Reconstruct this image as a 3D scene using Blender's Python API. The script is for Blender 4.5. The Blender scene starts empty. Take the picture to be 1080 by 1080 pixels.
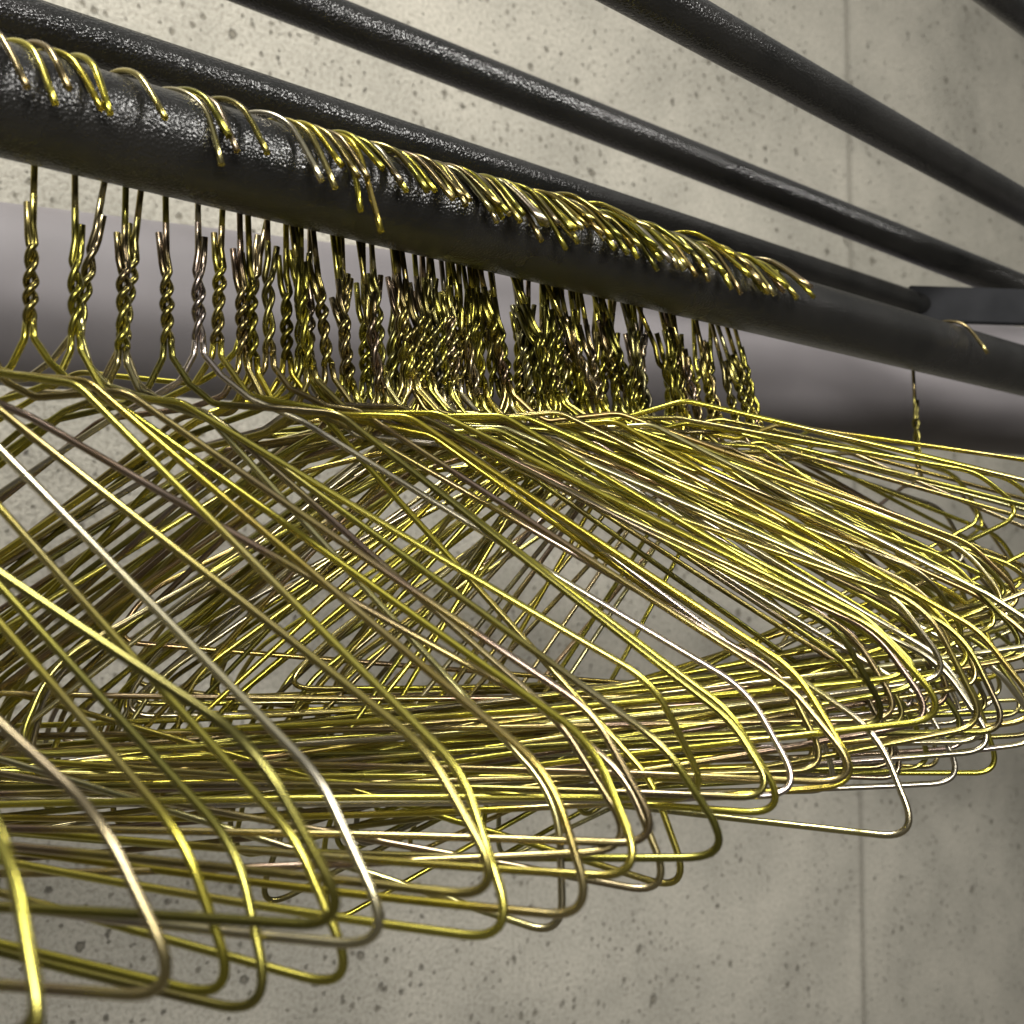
import bpy, math, random, bmesh
from mathutils import Vector, Matrix
random.seed(31)
S=bpy.context.scene
COL=S.collection
CAMZ=1.70
F=1200.0; VX=1900.0; HY=610.0
D=Vector((0.7498,0.6617,0))      # rail direction
RH=0.1350                         # rail height above the camera
# ---------------------------------------------------------------- materials
def newmat(name):
    m=bpy.data.materials.new(name); m.use_nodes=True
    nt=m.node_tree; b=nt.nodes["Principled BSDF"]
    return m,nt,b
def N(nt,t,**kw):
    n=nt.nodes.new(t)
    for k,v in kw.items():
        if k in n.inputs.keys(): n.inputs[k].default_value=v
        else: setattr(n,k,v)
    return n
def ramp(nt,pts):
    r=nt.nodes.new("ShaderNodeValToRGB"); e=r.color_ramp.elements
    while len(e)<len(pts): e.new(0.5)
    for i,(p,c) in enumerate(pts):
        e[i].position=p; e[i].color=(c[0],c[1],c[2],1)
    return r
def L(nt,a,b): nt.links.new(a,b)

def wire_material():
    m,nt,b=newmat("brass_plated_wire")
    tc=N(nt,"ShaderNodeTexCoord"); oi=N(nt,"ShaderNodeObjectInfo")
    add=N(nt,"ShaderNodeVectorMath",operation='ADD')
    L(nt,tc.outputs["Object"],add.inputs[0])
    sc=N(nt,"ShaderNodeVectorMath",operation='SCALE'); sc.inputs["Scale"].default_value=7.0
    L(nt,oi.outputs["Color"],sc.inputs[0]); L(nt,sc.outputs[0],add.inputs[1])
    n1=N(nt,"ShaderNodeTexNoise",Scale=11.0,Detail=2.0,Roughness=0.55); L(nt,add.outputs[0],n1.inputs["Vector"])
    r1=ramp(nt,[(0.30,(0.08,0.07,0.025)),(0.42,(0.23,0.215,0.05)),(0.51,(0.50,0.45,0.08)),(0.58,(0.25,0.18,0.125)),(0.70,(0.47,0.41,0.38))])
    L(nt,n1.outputs["Fac"],r1.inputs["Fac"])
    mx=N(nt,"ShaderNodeMix",data_type='RGBA',blend_type='MIX'); mx.inputs["Factor"].default_value=0.60
    L(nt,r1.outputs["Color"],mx.inputs[6]); L(nt,oi.outputs["Color"],mx.inputs[7])
    L(nt,mx.outputs[2],b.inputs["Base Color"])
    b.inputs["Metallic"].default_value=1.0
    mr=N(nt,"ShaderNodeMapRange"); mr.inputs["To Min"].default_value=0.32; mr.inputs["To Max"].default_value=0.19
    L(nt,n1.outputs["Fac"],mr.inputs["Value"]); L(nt,mr.outputs[0],b.inputs["Roughness"])
    return m
def rail_material(name,scale,dist,r0,r1_):
    m,nt,b=newmat(name)
    tc=N(nt,"ShaderNodeTexCoord")
    n1=N(nt,"ShaderNodeTexVoronoi",Scale=scale); n1.feature='SMOOTH_F1'; n1.inputs["Smoothness"].default_value=0.5
    L(nt,tc.outputs["Object"],n1.inputs["Vector"])
    n2=N(nt,"ShaderNodeTexNoise",Scale=30.0,Detail=3.0); L(nt,tc.outputs["Object"],n2.inputs["Vector"])
    inv=N(nt,"ShaderNodeMath",operation='MULTIPLY'); L(nt,n1.outputs["Distance"],inv.inputs[0]); inv.inputs[1].default_value=-1.0
    bp=N(nt,"ShaderNodeBump",Strength=1.0,Distance=dist); L(nt,inv.outputs[0],bp.inputs["Height"]); L(nt,bp.outputs[0],b.inputs["Normal"])
    r=ramp(nt,[(0.3,(0.005,0.005,0.0045)),(0.7,(0.011,0.0105,0.0095))]); L(nt,n2.outputs["Fac"],r.inputs["Fac"])
    L(nt,r.outputs["Color"],b.inputs["Base Color"])
    mr=N(nt,"ShaderNodeMapRange"); mr.inputs["To Min"].default_value=r0; mr.inputs["To Max"].default_value=r1_
    L(nt,n2.outputs["Fac"],mr.inputs["Value"]); L(nt,mr.outputs[0],b.inputs["Roughness"])
    b.inputs["Specular IOR Level"].default_value=0.65
    return m
def wall_material():
    m,nt,b=newmat("board_cast_concrete")
    tc=N(nt,"ShaderNodeTexCoord")
    sep=N(nt,"ShaderNodeSeparateXYZ"); L(nt,tc.outputs["Object"],sep.inputs[0])
    cmb=N(nt,"ShaderNodeCombineXYZ"); L(nt,sep.outputs["X"],cmb.inputs["X"]); L(nt,sep.outputs["Z"],cmb.inputs["Y"])
    nf=N(nt,"ShaderNodeTexNoise",Scale=230.0,Detail=4.0,Roughness=0.76); nf.noise_dimensions='2D'; L(nt,cmb.outputs[0],nf.inputs["Vector"])
    nb=N(nt,"ShaderNodeTexNoise",Scale=5.0,Detail=5.0,Roughness=0.6); nb.noise_dimensions='2D'; L(nt,cmb.outputs[0],nb.inputs["Vector"])
    ws=N(nt,"ShaderNodeVectorMath",operation='SCALE'); ws.inputs["Scale"].default_value=0.009; L(nt,nf.outputs["Color"],ws.inputs[0])
    wa=N(nt,"ShaderNodeVectorMath",operation='ADD'); L(nt,cmb.outputs[0],wa.inputs[0]); L(nt,ws.outputs[0],wa.inputs[1])
    dens=N(nt,"ShaderNodeMapRange"); dens.inputs["From Min"].default_value=0.35; dens.inputs["From Max"].default_value=0.65; dens.inputs["To Min"].default_value=1.25; dens.inputs["To Max"].default_value=0.6
    L(nt,nb.outputs["Fac"],dens.inputs["Value"])
    pits=[]
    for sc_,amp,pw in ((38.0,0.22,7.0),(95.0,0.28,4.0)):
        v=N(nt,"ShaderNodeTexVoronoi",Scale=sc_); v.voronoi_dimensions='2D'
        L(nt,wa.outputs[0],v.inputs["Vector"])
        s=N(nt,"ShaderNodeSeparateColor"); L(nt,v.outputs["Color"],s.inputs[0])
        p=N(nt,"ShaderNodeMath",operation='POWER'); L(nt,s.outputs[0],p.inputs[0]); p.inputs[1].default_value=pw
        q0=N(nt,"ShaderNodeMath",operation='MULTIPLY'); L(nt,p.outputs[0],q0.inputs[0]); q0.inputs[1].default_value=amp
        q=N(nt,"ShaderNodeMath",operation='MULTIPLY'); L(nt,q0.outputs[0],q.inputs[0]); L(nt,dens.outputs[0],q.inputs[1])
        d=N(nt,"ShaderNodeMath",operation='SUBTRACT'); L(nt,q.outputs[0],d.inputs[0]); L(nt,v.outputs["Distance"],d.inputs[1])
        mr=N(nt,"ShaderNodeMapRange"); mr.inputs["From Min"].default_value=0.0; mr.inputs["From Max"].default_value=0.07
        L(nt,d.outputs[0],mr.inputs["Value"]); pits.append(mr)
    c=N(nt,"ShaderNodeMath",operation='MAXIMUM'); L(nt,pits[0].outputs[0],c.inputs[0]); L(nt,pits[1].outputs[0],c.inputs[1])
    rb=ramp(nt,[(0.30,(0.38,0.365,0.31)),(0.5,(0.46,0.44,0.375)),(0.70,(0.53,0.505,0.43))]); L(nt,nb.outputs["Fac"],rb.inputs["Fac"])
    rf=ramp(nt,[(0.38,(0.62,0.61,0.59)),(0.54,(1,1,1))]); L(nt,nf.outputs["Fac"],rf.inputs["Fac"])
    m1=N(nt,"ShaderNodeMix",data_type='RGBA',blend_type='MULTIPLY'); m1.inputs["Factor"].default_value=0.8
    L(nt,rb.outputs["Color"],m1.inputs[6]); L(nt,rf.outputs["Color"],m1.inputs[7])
    m2=N(nt,"ShaderNodeMix",data_type='RGBA'); L(nt,c.outputs[0],m2.inputs["Factor"]); L(nt,m1.outputs[2],m2.inputs[6]); m2.inputs[7].default_value=(0.20,0.185,0.145,1)  # pits also tinted darker, painting in the shade of their hollows
    ab=N(nt,"ShaderNodeMath",operation='SUBTRACT'); L(nt,sep.outputs["X"],ab.inputs[0]); ab.inputs[1].default_value=1.30
    ab2=N(nt,"ShaderNodeMath",operation='ABSOLUTE'); L(nt,ab.outputs[0],ab2.inputs[0])
    jr=N(nt,"ShaderNodeMapRange"); jr.inputs["From Min"].default_value=0.003; jr.inputs["From Max"].default_value=0.012; jr.inputs["To Min"].default_value=0.5; jr.inputs["To Max"].default_value=0.0
    L(nt,ab2.outputs[0],jr.inputs["Value"])
    m4=N(nt,"ShaderNodeMix",data_type='RGBA'); L(nt,jr.outputs[0],m4.inputs["Factor"]); L(nt,m2.outputs[2],m4.inputs[6]); m4.inputs[7].default_value=(0.17,0.16,0.13,1)
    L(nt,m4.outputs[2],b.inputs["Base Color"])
    b.inputs["Roughness"].default_value=0.85
    hf=N(nt,"ShaderNodeMath",operation='MULTIPLY'); L(nt,nf.outputs["Fac"],hf.inputs[0]); hf.inputs[1].default_value=0.55
    h=N(nt,"ShaderNodeMath",operation='MULTIPLY_ADD'); L(nt,c.outputs[0],h.inputs[0]); h.inputs[1].default_value=-1.4; L(nt,hf.outputs[0],h.inputs[2])
    bp=N(nt,"ShaderNodeBump",Strength=1.0,Distance=0.0038); L(nt,h.outputs[0],bp.inputs["Height"]); L(nt,bp.outputs[0],b.inputs["Normal"])
    return m
def simple_material(name,c1,c2,rough,scale=14.0):
    m,nt,b=newmat(name)
    tc=N(nt,"ShaderNodeTexCoord")
    n=N(nt,"ShaderNodeTexNoise",Scale=scale,Detail=3.0); L(nt,tc.outputs["Object"],n.inputs["Vector"])
    r=ramp(nt,[(0.3,c1),(0.7,c2)]); L(nt,n.outputs["Fac"],r.inputs["Fac"])
    L(nt,r.outputs["Color"],b.inputs["Base Color"]); b.inputs["Roughness"].default_value=rough
    return m
WIRE=wire_material(); WALL=wall_material()
RAIL=rail_material("black_powder_coat",1050.0,0.00026,0.20,0.32)
RAIL2=rail_material("coarse_black_powder_coat",760.0,0.00034,0.18,0.30)
PIPE=simple_material("grey_painted_pipe",(0.11,0.102,0.106),(0.138,0.128,0.133),0.7)
PAPER=simple_material("white_paper",(0.70,0.70,0.68),(0.82,0.82,0.8),0.8,60)
BRK=simple_material("dark_grey_steel",(0.006,0.0065,0.0075),(0.012,0.0125,0.014),0.7,40)
BRK.node_tree.nodes["Principled BSDF"].inputs["Specular IOR Level"].default_value=0.1

# ---------------------------------------------------------------- geometry helpers
def tube_data(path,r,sides,verts,faces,cap=True):
    n=len(path); base=len(verts)
    T=[]
    for i in range(n):
        a=path[max(i-1,0)]; b=path[min(i+1,n-1)]
        T.append((b-a).normalized())
    up=Vector((0,1,0))
    if abs(T[0].dot(up))>0.9: up=Vector((1,0,0))
    nrm=(up-T[0]*up.dot(T[0])).normalized()
    for i in range(n):
        nrm=(nrm-T[i]*nrm.dot(T[i])).normalized()
        bi=T[i].cross(nrm)
        for k in range(sides):
            a=2*math.pi*k/sides
            verts.append(path[i]+(nrm*math.cos(a)+bi*math.sin(a))*r)
    for i in range(n-1):
        for k in range(sides):
            k2=(k+1)%sides
            faces.append((base+i*sides+k,base+i*sides+k2,base+(i+1)*sides+k2,base+(i+1)*sides+k))
    if cap:
        faces.append(tuple(base+k for k in reversed(range(sides))))
        faces.append(tuple(base+(n-1)*sides+k for k in range(sides)))
def mk_mesh(name,verts,faces,mat,smooth=True):
    me=bpy.data.meshes.new(name); me.from_pydata([tuple(v) for v in verts],[],faces)
    me.materials.append(mat)
    for p in me.polygons: p.use_smooth=smooth and len(p.vertices)==4
    me.update(); return me
def fillet(pts,rads,seg=9):
    out=[pts[0].copy()]
    for i in range(1,len(pts)-1):
        a,p,b=pts[i-1],pts[i],pts[i+1]
        d1=(a-p); d2=(b-p); l1=d1.length; l2=d2.length
        d1.normalize(); d2.normalize()
        ang=d1.angle(d2); t=rads[i]/max(math.tan(ang/2),1e-3)
        t=min(t,0.48*l1,0.48*l2)
        A=p+d1*t; B=p+d2*t
        for k in range(seg+1):
            s=k/seg
            out.append(A*(1-s)**2+p*2*s*(1-s)+B*s*s)
    out.append(pts[-1].copy())
    return out
def densify(path,step):
    out=[path[0]]
    for a,b in zip(path[:-1],path[1:]):
        l=(b-a).length
        if l<1e-6: continue
        n=max(1,int(l/step))
        for k in range(1,n+1): out.append(a.lerp(b,k/n))
    return out
WR=0.00112
mm=0.001
def frame_mesh(i,flat=1.0):
    R=random.Random(100+i)
    j=lambda s:R.gauss(0,s)*mm
    hb=-147*mm*flat
    def half(sg):
        bx=174*mm+j(3); bz=-114*mm*flat+j(4)
        return [Vector((sg*1.2*mm,0,0.5*mm)),Vector((sg*1.7*mm,0,-5*mm)),Vector((sg*(7*mm+j(1)),0,-14*mm+j(1))),
                Vector((sg*(17*mm+j(3)),0,-19*mm+j(1.5))),Vector((sg*(42*mm+j(8)),j(1.5),-23*mm+j(3))),
                Vector((sg*bx,j(2),bz)),Vector((sg*(190*mm+j(2)),j(2),hb+j(2)))]
    r=half(1); l=half(-1)
    pts=l+r[::-1]
    rr=[0,3,5,6,14,36,8]
    rads=[x*mm for x in (rr+rr[::-1])]
    path=fillet(pts,rads,12); path=densify(path,9*mm)
    f1,f2=R.uniform(8,18),R.uniform(0,6.28); am=R.uniform(0.3,1.7)*mm
    sag=R.uniform(-5,8)*mm; bow=R.uniform(-1.5,1.5)*mm
    for p in path:
        w=min(1,abs(p.x)/0.06)
        p.y+=am*w*math.sin(p.x*f1+f2+ p.z*20)
        if p.z<hb+0.009: p.z+=-sag*(1-(p.x/0.19)**2)
        elif abs(p.x)>0.04:
            u=(abs(p.x)-0.04)/0.15
            p.z+=bow*4*u*(1-u)*0.6
    v=[];f=[]; tube_data(path,WR,10,v,f)
    return mk_mesh("shoulder_frame",v,f,WIRE)
def neck_mesh(i):
    R=random.Random(300+i)
    tl=(27+R.uniform(-4,3))*mm; turns=R.choice([2.0,1.5,1.5,2.0]); v=[];f=[]
    for s in (0,1):
        path=[]
        n=60
        for k in range(n+1):
            q=k/n; a=2*math.pi*turns*(q+0.02*math.sin(q*7+i))+math.pi*s
            rad=(1.22+0.18*math.sin(q*9+i))*mm
            path.append(Vector((rad*math.cos(a),rad*math.sin(a),tl*q)))
        e=path[-1]
        if s==0:
            path.append(Vector((e.x*0.5,e.y*0.5,tl+3*mm))); path.append(Vector((0,0,tl+6*mm)));path.append(Vector((0,0,0.0395)))
        else:
            path.append(Vector((e.x*1.6,e.y*1.6,tl+3*mm))); path.append(Vector((e.x*2.3,e.y*2.3+R.uniform(-.8,.8)*mm,tl+(7+R.uniform(0,7))*mm)))
        tube_data(path,WR*1.02,9,v,f)
    return mk_mesh("twisted_neck",v,f,WIRE)
RR=0.0158
def hook_mesh(i,Rx,Rz,zt,longtip=False):
    R=random.Random(500+i)
    zc=zt-Rz
    path=[Vector((0,0,0.0375)),Vector((0,0,0.045)),Vector((0,0,zc-0.002))]
    end=R.uniform(34,52)
    if longtip: end=25
    n=26
    for k in range(n+1):
        a=math.radians(180-(180-end)*k/n)
        path.append(Vector((Rx+Rx*math.cos(a),0,zc+Rz*math.sin(a))))
    a=math.radians(end)
    t=Vector((Rx*math.sin(a),0,-Rz*math.cos(a))).normalized()
    fl=R.uniform(14,23)*mm
    if longtip: fl=0.030
    t2=(t+Vector((0,0,-.25))).normalized()
    path.append(path[-1]+t2*fl*0.3)
    path.append(path[-1]+(t2+Vector((0,0,-.12))).normalized()*fl*0.7)
    path=densify(path,6*mm)
    R2=R.uniform(-1,1)*0.0015
    for k,p in enumerate(path):
        if p.z>0.05: p.y+=R2*math.sin(p.x*80)
    v=[];f=[]; tube_data(path,WR*0.94,10,v,f)
    return mk_mesh("hook",v,f,WIRE)
FR=[frame_mesh(i) for i in range(20)]
FLAT=[frame_mesh(40+i,random.uniform(0.82,0.94)) for i in range(14)]
NK=[neck_mesh(i) for i in range(10)]
HS=[(0.0205,0.0190,0.0740),(0.0210,0.0196,0.0715),(0.0203,0.0186,0.0790),(0.0214,0.0197,0.0745),(0.0200,0.0192,0.0815),(0.0208,0.0189,0.0725),(0.0203,0.0200,0.0765),(0.0216,0.0194,0.0750),(0.0204,0.0192,0.0748),(0.0218,0.0186,0.0775),(0.0203,0.0203,0.0735)]
HK=[hook_mesh(i,*HS[i],longtip=(i==8)) for i in range(11)]
PHI=-32.0
def Prail(t): return Vector((-0.142+D.x*t,0.316+D.y*t,CAMZ+RH))
def t_of_x(x):
    Z=0.316*VX/(VX-x); return (Z-0.316)/0.6617

def add(name,me,parent=None,color=None):
    o=bpy.data.objects.new(name,me); COL.objects.link(o)
    if parent: o.parent=parent
    if color: o.color=color
    return o
PAL=[(0.44,0.39,0.055),(0.29,0.275,0.06),(0.48,0.43,0.09),(0.18,0.17,0.05),(0.31,0.24,0.205),(0.48,0.45,0.27),(0.13,0.12,0.04),(0.44,0.35,0.04),(0.48,0.44,0.42),(0.23,0.165,0.115),(0.31,0.215,0.09),(0.38,0.345,0.31),(0.22,0.17,0.08)]
MAUVE={4,8,9,11}
def yaw_of(t):
    ks=[(-0.2,-17),(-0.1,-18),(-0.02,-19),(0.04,-13),(0.09,-7),(0.13,-3),(0.25,12),(0.4,24),(0.7,30)]
    for (a,b),(c,d) in zip(ks[:-1],ks[1:]):
        if t<=c: return b+(d-b)*(t-a)/(c-a)
    return 30
def hanger(t,yaw=None,roll=None,hook=None,flat=None,pal=None,label=None):
    if yaw is None: yaw=yaw_of(t)+random.gauss(0,3 if t<0.15 else 9)
    if roll is None:
        roll=random.gauss(0,1.8)
        q=random.random()
        if t>0.2:
            if q<0.58: roll=random.uniform(-20,-8)
            elif q<0.8: roll=random.uniform(-8,-1)
        elif t>0.07 and q<0.65: roll=random.uniform(-9,-1)
    if flat is None: flat=(t>0.12 and random.random()<0.5)
    phi=PHI+random.gauss(0,6)
    hi=random.choice([0,1,2,3,4,5,6,7,9,10]) if hook is None else hook
    Rx,Rz,zt=HS[hi]
    hd=Vector((math.cos(math.radians(phi)),math.sin(math.radians(phi)),0))
    loc=Prail(t)-hd*Rx; loc.z=CAMZ+RH+RR+WR-zt
    e=bpy.data.objects.new("wire_hanger",None); COL.objects.link(e); e.empty_display_size=0.02
    piv=Prail(t)+Vector((0,0,RR))
    M=Matrix.Translation(piv)@Matrix.Rotation(math.radians(yaw),4,'Z')@Matrix.Rotation(math.radians(roll),4,'Y')@Matrix.Rotation(math.radians(-yaw),4,'Z')@Matrix.Translation(-piv)@Matrix.Translation(loc)@Matrix.Rotation(math.radians(yaw),4,'Z')
    e.matrix_world=M
    pi=random.choice([0,1,2,3,4,5,6,7,8,9,10,11,12,0,1,2,3,6,9]) if pal is None else pal
    c=PAL[pi]; k=random.uniform(0.8,1.12); c=tuple(min(1,x*k) for x in c)+(1.0,)
    f=add("shoulder_frame",random.choice(FLAT if flat else FR),e,c)
    f.rotation_euler=(0,0,math.pi if random.random()<0.5 else 0)
    add("twisted_neck",random.choice(NK),e,tuple(x*0.22 for x in c[:3])+(1.0,))  # neck colour darkened to stand in for shade beneath the rail
    h=add("hook",HK[hi],e,c); h.rotation_euler=(0,0,math.radians(phi-yaw))
    e["label"]=label or ("mauve-tarnished wire hanger hooked over a black rail" if pi in MAUVE else "yellow brass-plated wire hanger hooked over a black rail")
    e["category"]="hanger"; e["group"]="wire hangers on the black rail"
    return e,f
HD=Vector((math.cos(math.radians(PHI)),math.sin(math.radians(PHI)),0))
# where on the rail must a hanger hang so that its crossbar corner reaches a given spot
used=[]
def by_corner(cx,cy,pal=None):
    best=None
    h=0.064
    while h<0.112:
        Z=h*F/(cy-HY); C=Vector(((cx-540)/F*Z,Z,0)); t=-0.2
        sr=(h-0.0700)/0.165
        reach=0.187-0.21*sr
        while t<0.32:
            r=Prail(t)-HD*0.0205; dx,dy=C.x-r.x,C.y-r.y; dd=math.hypot(dx,dy)
            if dx>0 and abs(dd-reach)<0.0008:
                yaw=math.degrees(math.atan2(dy,dx)); roll=math.degrees(math.asin(sr))
                cost=abs(roll)*0.8+0.4*abs(yaw-yaw_of(t))
                if best is None or cost<best[0]: best=(cost,t,yaw,roll)
                break
            t+=0.001
        h+=0.0015
    if best:
        used.append(best[1]); hanger(best[1],yaw=best[2],roll=best[3],pal=pal,flat=False)
TG=[(225,1095,0),(303,1078,3),(375,1042,2),(168,1040,4),(655,1045,1),(615,988,5),(728,962,0),(692,938,4),(640,862,9),
    (764,882,1),(738,845,2),(822,870,0),(955,860,5),(880,820,8),(978,788,1),(1003,811,8),(1048,788,0),(1010,765,5),(1070,755,1)]
for g in TG: by_corner(*g)
for t in (-0.15,-0.135,-0.11,-0.085,-0.045,-0.03): hanger(t,roll=random.gauss(0,2.5))
xs0=[-12,10,30,42,60,118,155,212,256,296]
for x in xs0:
    t=t_of_x(x)
    if min(abs(t-u) for u in used)>0.005:
        used.append(t); hanger(t)
xs=[300,322,336,350,362,372,382,394,403,413,422,431,440,450,460,470]
x=480
while x<800:
    xs.append(x+random.uniform(-3,3)); x+=random.choice([5,6,6,7])
for x in xs: hanger(t_of_x(x))
hanger(t_of_x(336),hook=8,yaw=4,roll=-1)
for x,y,r in ((440,-4,-5),(455,-2,-8),(470,0,-5),(488,0,-7),(505,4,-11),(522,-3,-9),(543,6,-13),(560,2,-9),(581,8,-12),(607,3,-8),(625,10,-12),(648,4,-10)):
    hanger(t_of_x(x),yaw=y,roll=r,flat=True)
hanger(t_of_x(560),yaw=12,roll=-21,pal=2,flat=True)
hanger(t_of_x(600),yaw=14,roll=-25,pal=0)
hanger(t_of_x(655),yaw=26,roll=-21,pal=2,flat=True)
hanger(t_of_x(700),yaw=6,roll=-23,pal=7)
hanger(t_of_x(740),yaw=34,roll=-14,pal=9)
hanger(t_of_x(785),yaw=16,roll=-20,pal=5)
hanger(t_of_x(803),yaw=40,roll=-22,pal=0)
hanger(t_of_x(1000),hook=4,yaw=44,roll=-4,pal=9,label="mauve-tarnished wire hanger hanging alone, apart from the cluster")

e,f=hanger(t_of_x(700),yaw=12,roll=7,flat=False,label="wire hanger with a white paper sleeve around its crossbar")
v=[];fc=[]
n=28
for i in range(n+1):
    xx=-0.10+0.075*i/n
    for k in range(8):
        a=2*math.pi*k/8
        v.append(Vector((xx,0.0025*math.cos(a),-0.1460+0.0036*math.sin(a)+0.0005*math.sin(xx*60))))
for i in range(n):
    for k in range(8):
        fc.append((i*8+k,i*8+(k+1)%8,(i+1)*8+(k+1)%8,(i+1)*8+k))
add("paper_sleeve",mk_mesh("paper_sleeve",v,fc,PAPER),e)

# ---------------------------------------------------------------- rails
def pt(px,py,Z): return Vector(((px-540)/F*Z,Z,CAMZ+(HY-py)*Z/F))
def rail(A,B,dia,e0,e1,label,name="hanging_rail",cat="rail",mat=RAIL2):
    d=(B-A); ln=d.length; d.normalize()
    O=A-d*e0; L_=ln+e0+e1
    n=40; v=[];f=[]
    path=[Vector((L_*i/n,0,0)) for i in range(n+1)]
    tube_data(path,dia/2,64,v,f)
    o=add(name,mk_mesh(name,v,f,mat)); o.location=O
    o.rotation_euler=d.to_track_quat('X','Z').to_euler()
    o["label"]=label; o["category"]=cat
    if cat=="rail": o["group"]="black rails of the rack"
    return o,L_
rail(Prail(0),Prail(1),0.0316,0.5,0.6,"thick black textured steel rail loaded with wire hangers",mat=RAIL)
r2,l2=rail(pt(316,106,0.5),pt(982,322,0.82),0.019,0.5,0.0,"thin black steel rail ending at a flat bracket")
rail(pt(337,0,0.587),pt(1080,300,0.85),0.022,0.5,0.6,"black textured steel rail of the empty rack above")
rail(pt(722,0,0.484),pt(1080,207,0.75),0.0215,0.5,0.6,"glossy black steel rail with a long highlight")
rail(pt(1030,-50,0.6),pt(1080,-10,0.65),0.018,0.5,0.6,"black steel rail at the top of the rack")
bm=bmesh.new(); bmesh.ops.create_cube(bm,size=1)
for vv in bm.verts: vv.co=Vector((vv.co.x*0.21+0.088,vv.co.y*0.006-0.010,vv.co.z*0.026))
bmesh.ops.bevel(bm,geom=bm.edges[:],offset=0.001,segments=2,affect='EDGES')
me=bpy.data.meshes.new("bracket"); bm.to_mesh(me); bm.free(); me.materials.append(BRK)
b=add("bracket",me,r2); b.location=(l2,0.0,0.0)
b.rotation_euler=(0,0,-math.atan2(D.y,D.x)+math.radians(5))
rail(pt(0,308,0.70),pt(1080,412,1.0),0.112,0.9,1.2,"thick mauve-grey painted pipe running along the concrete wall","wall_pipe","pipe",PIPE)

# ---------------------------------------------------------------- wall
ang=math.atan2(D.y,D.x)
W0=Vector((-0.4275,0.95,CAMZ))
def prism(prof,z0,z1):
    v=[];f=[]
    n=len(prof)
    for z in (z0,z1):
        for (a,b_) in prof: v.append(Vector((a,b_,z)))
    for i in range(n-1): f.append((i,i+1,n+i+1,n+i))
    return v,f
tj=1.30
prof=[(-1.6,0),(tj-0.0028,0),(tj-0.0024,0.02),(tj+0.0024,0.02),(tj+0.0028,0),(4.5,0)]
prof=prof+[(4.5,0.15),(-1.6,0.15),(-1.6,0)]
v,f=prism(prof,-1.7,1.4)
wl=add("concrete_wall",mk_mesh("concrete_wall",v,f,WALL,False)); wl.location=W0; wl.rotation_euler=(0,0,ang)
wl["label"]="pitted grey cast concrete wall with a vertical panel joint"; wl["category"]="wall"

# ---------------------------------------------------------------- light
def area(name,loc,target,sx,sy,power,col):
    l=bpy.data.lights.new(name,'AREA'); l.shape='RECTANGLE'; l.size=sx; l.size_y=sy; l.energy=power; l.color=col
    o=bpy.data.objects.new(name,l); COL.objects.link(o); o.location=loc
    d=Vector(target)-Vector(loc); o.rotation_euler=d.to_track_quat('-Z','Y').to_euler(); return o
area("ceiling_lamp",(-0.35,-0.05,CAMZ+1.5),(0.1,0.9,CAMZ-0.15),0.35,0.35,46,(1.0,0.965,0.91))
area("strip_lamp",(1.2,0.0,CAMZ+0.8),(1.0,1.5,CAMZ-0.9),0.9,0.14,22,(1.0,0.97,0.92))
area("room_lamp",(0.3,-0.8,CAMZ+0.30),(0.6,0.9,CAMZ-0.40),0.6,0.16,22,(1.0,0.965,0.92))
w=bpy.data.worlds.new("World"); S.world=w; w.use_nodes=True
nt=w.node_tree; bg=nt.nodes["Background"]
tc=nt.nodes.new("ShaderNodeTexCoord"); sp=nt.nodes.new("ShaderNodeSeparateXYZ"); L(nt,tc.outputs["Generated"],sp.inputs[0])
rp=ramp(nt,[(0.0,(0.22,0.20,0.165)),(0.45,(0.08,0.076,0.068)),(0.7,(0.16,0.155,0.145)),(1.0,(0.6,0.6,0.57))])
mr=nt.nodes.new("ShaderNodeMapRange"); mr.inputs["From Min"].default_value=-1; L(nt,sp.outputs["Z"],mr.inputs["Value"]); L(nt,mr.outputs[0],rp.inputs["Fac"])
L(nt,rp.outputs["Color"],bg.inputs["Color"]); bg.inputs["Strength"].default_value=0.8

# ---------------------------------------------------------------- camera
cd=bpy.data.cameras.new("Camera"); cam=bpy.data.objects.new("Camera",cd); COL.objects.link(cam)
cd.sensor_width=36; cd.lens=40; cd.clip_start=0.01; cd.clip_end=50
cam.location=(0,0,CAMZ); cam.rotation_euler=(math.radians(90+math.degrees(math.atan(70/1200))),0,0)
cd.dof.use_dof=True; cd.dof.focus_distance=0.44; cd.dof.aperture_fstop=17
S.camera=cam
S.view_settings.view_transform='Standard'; S.view_settings.look='None'; S.view_settings.exposure=0
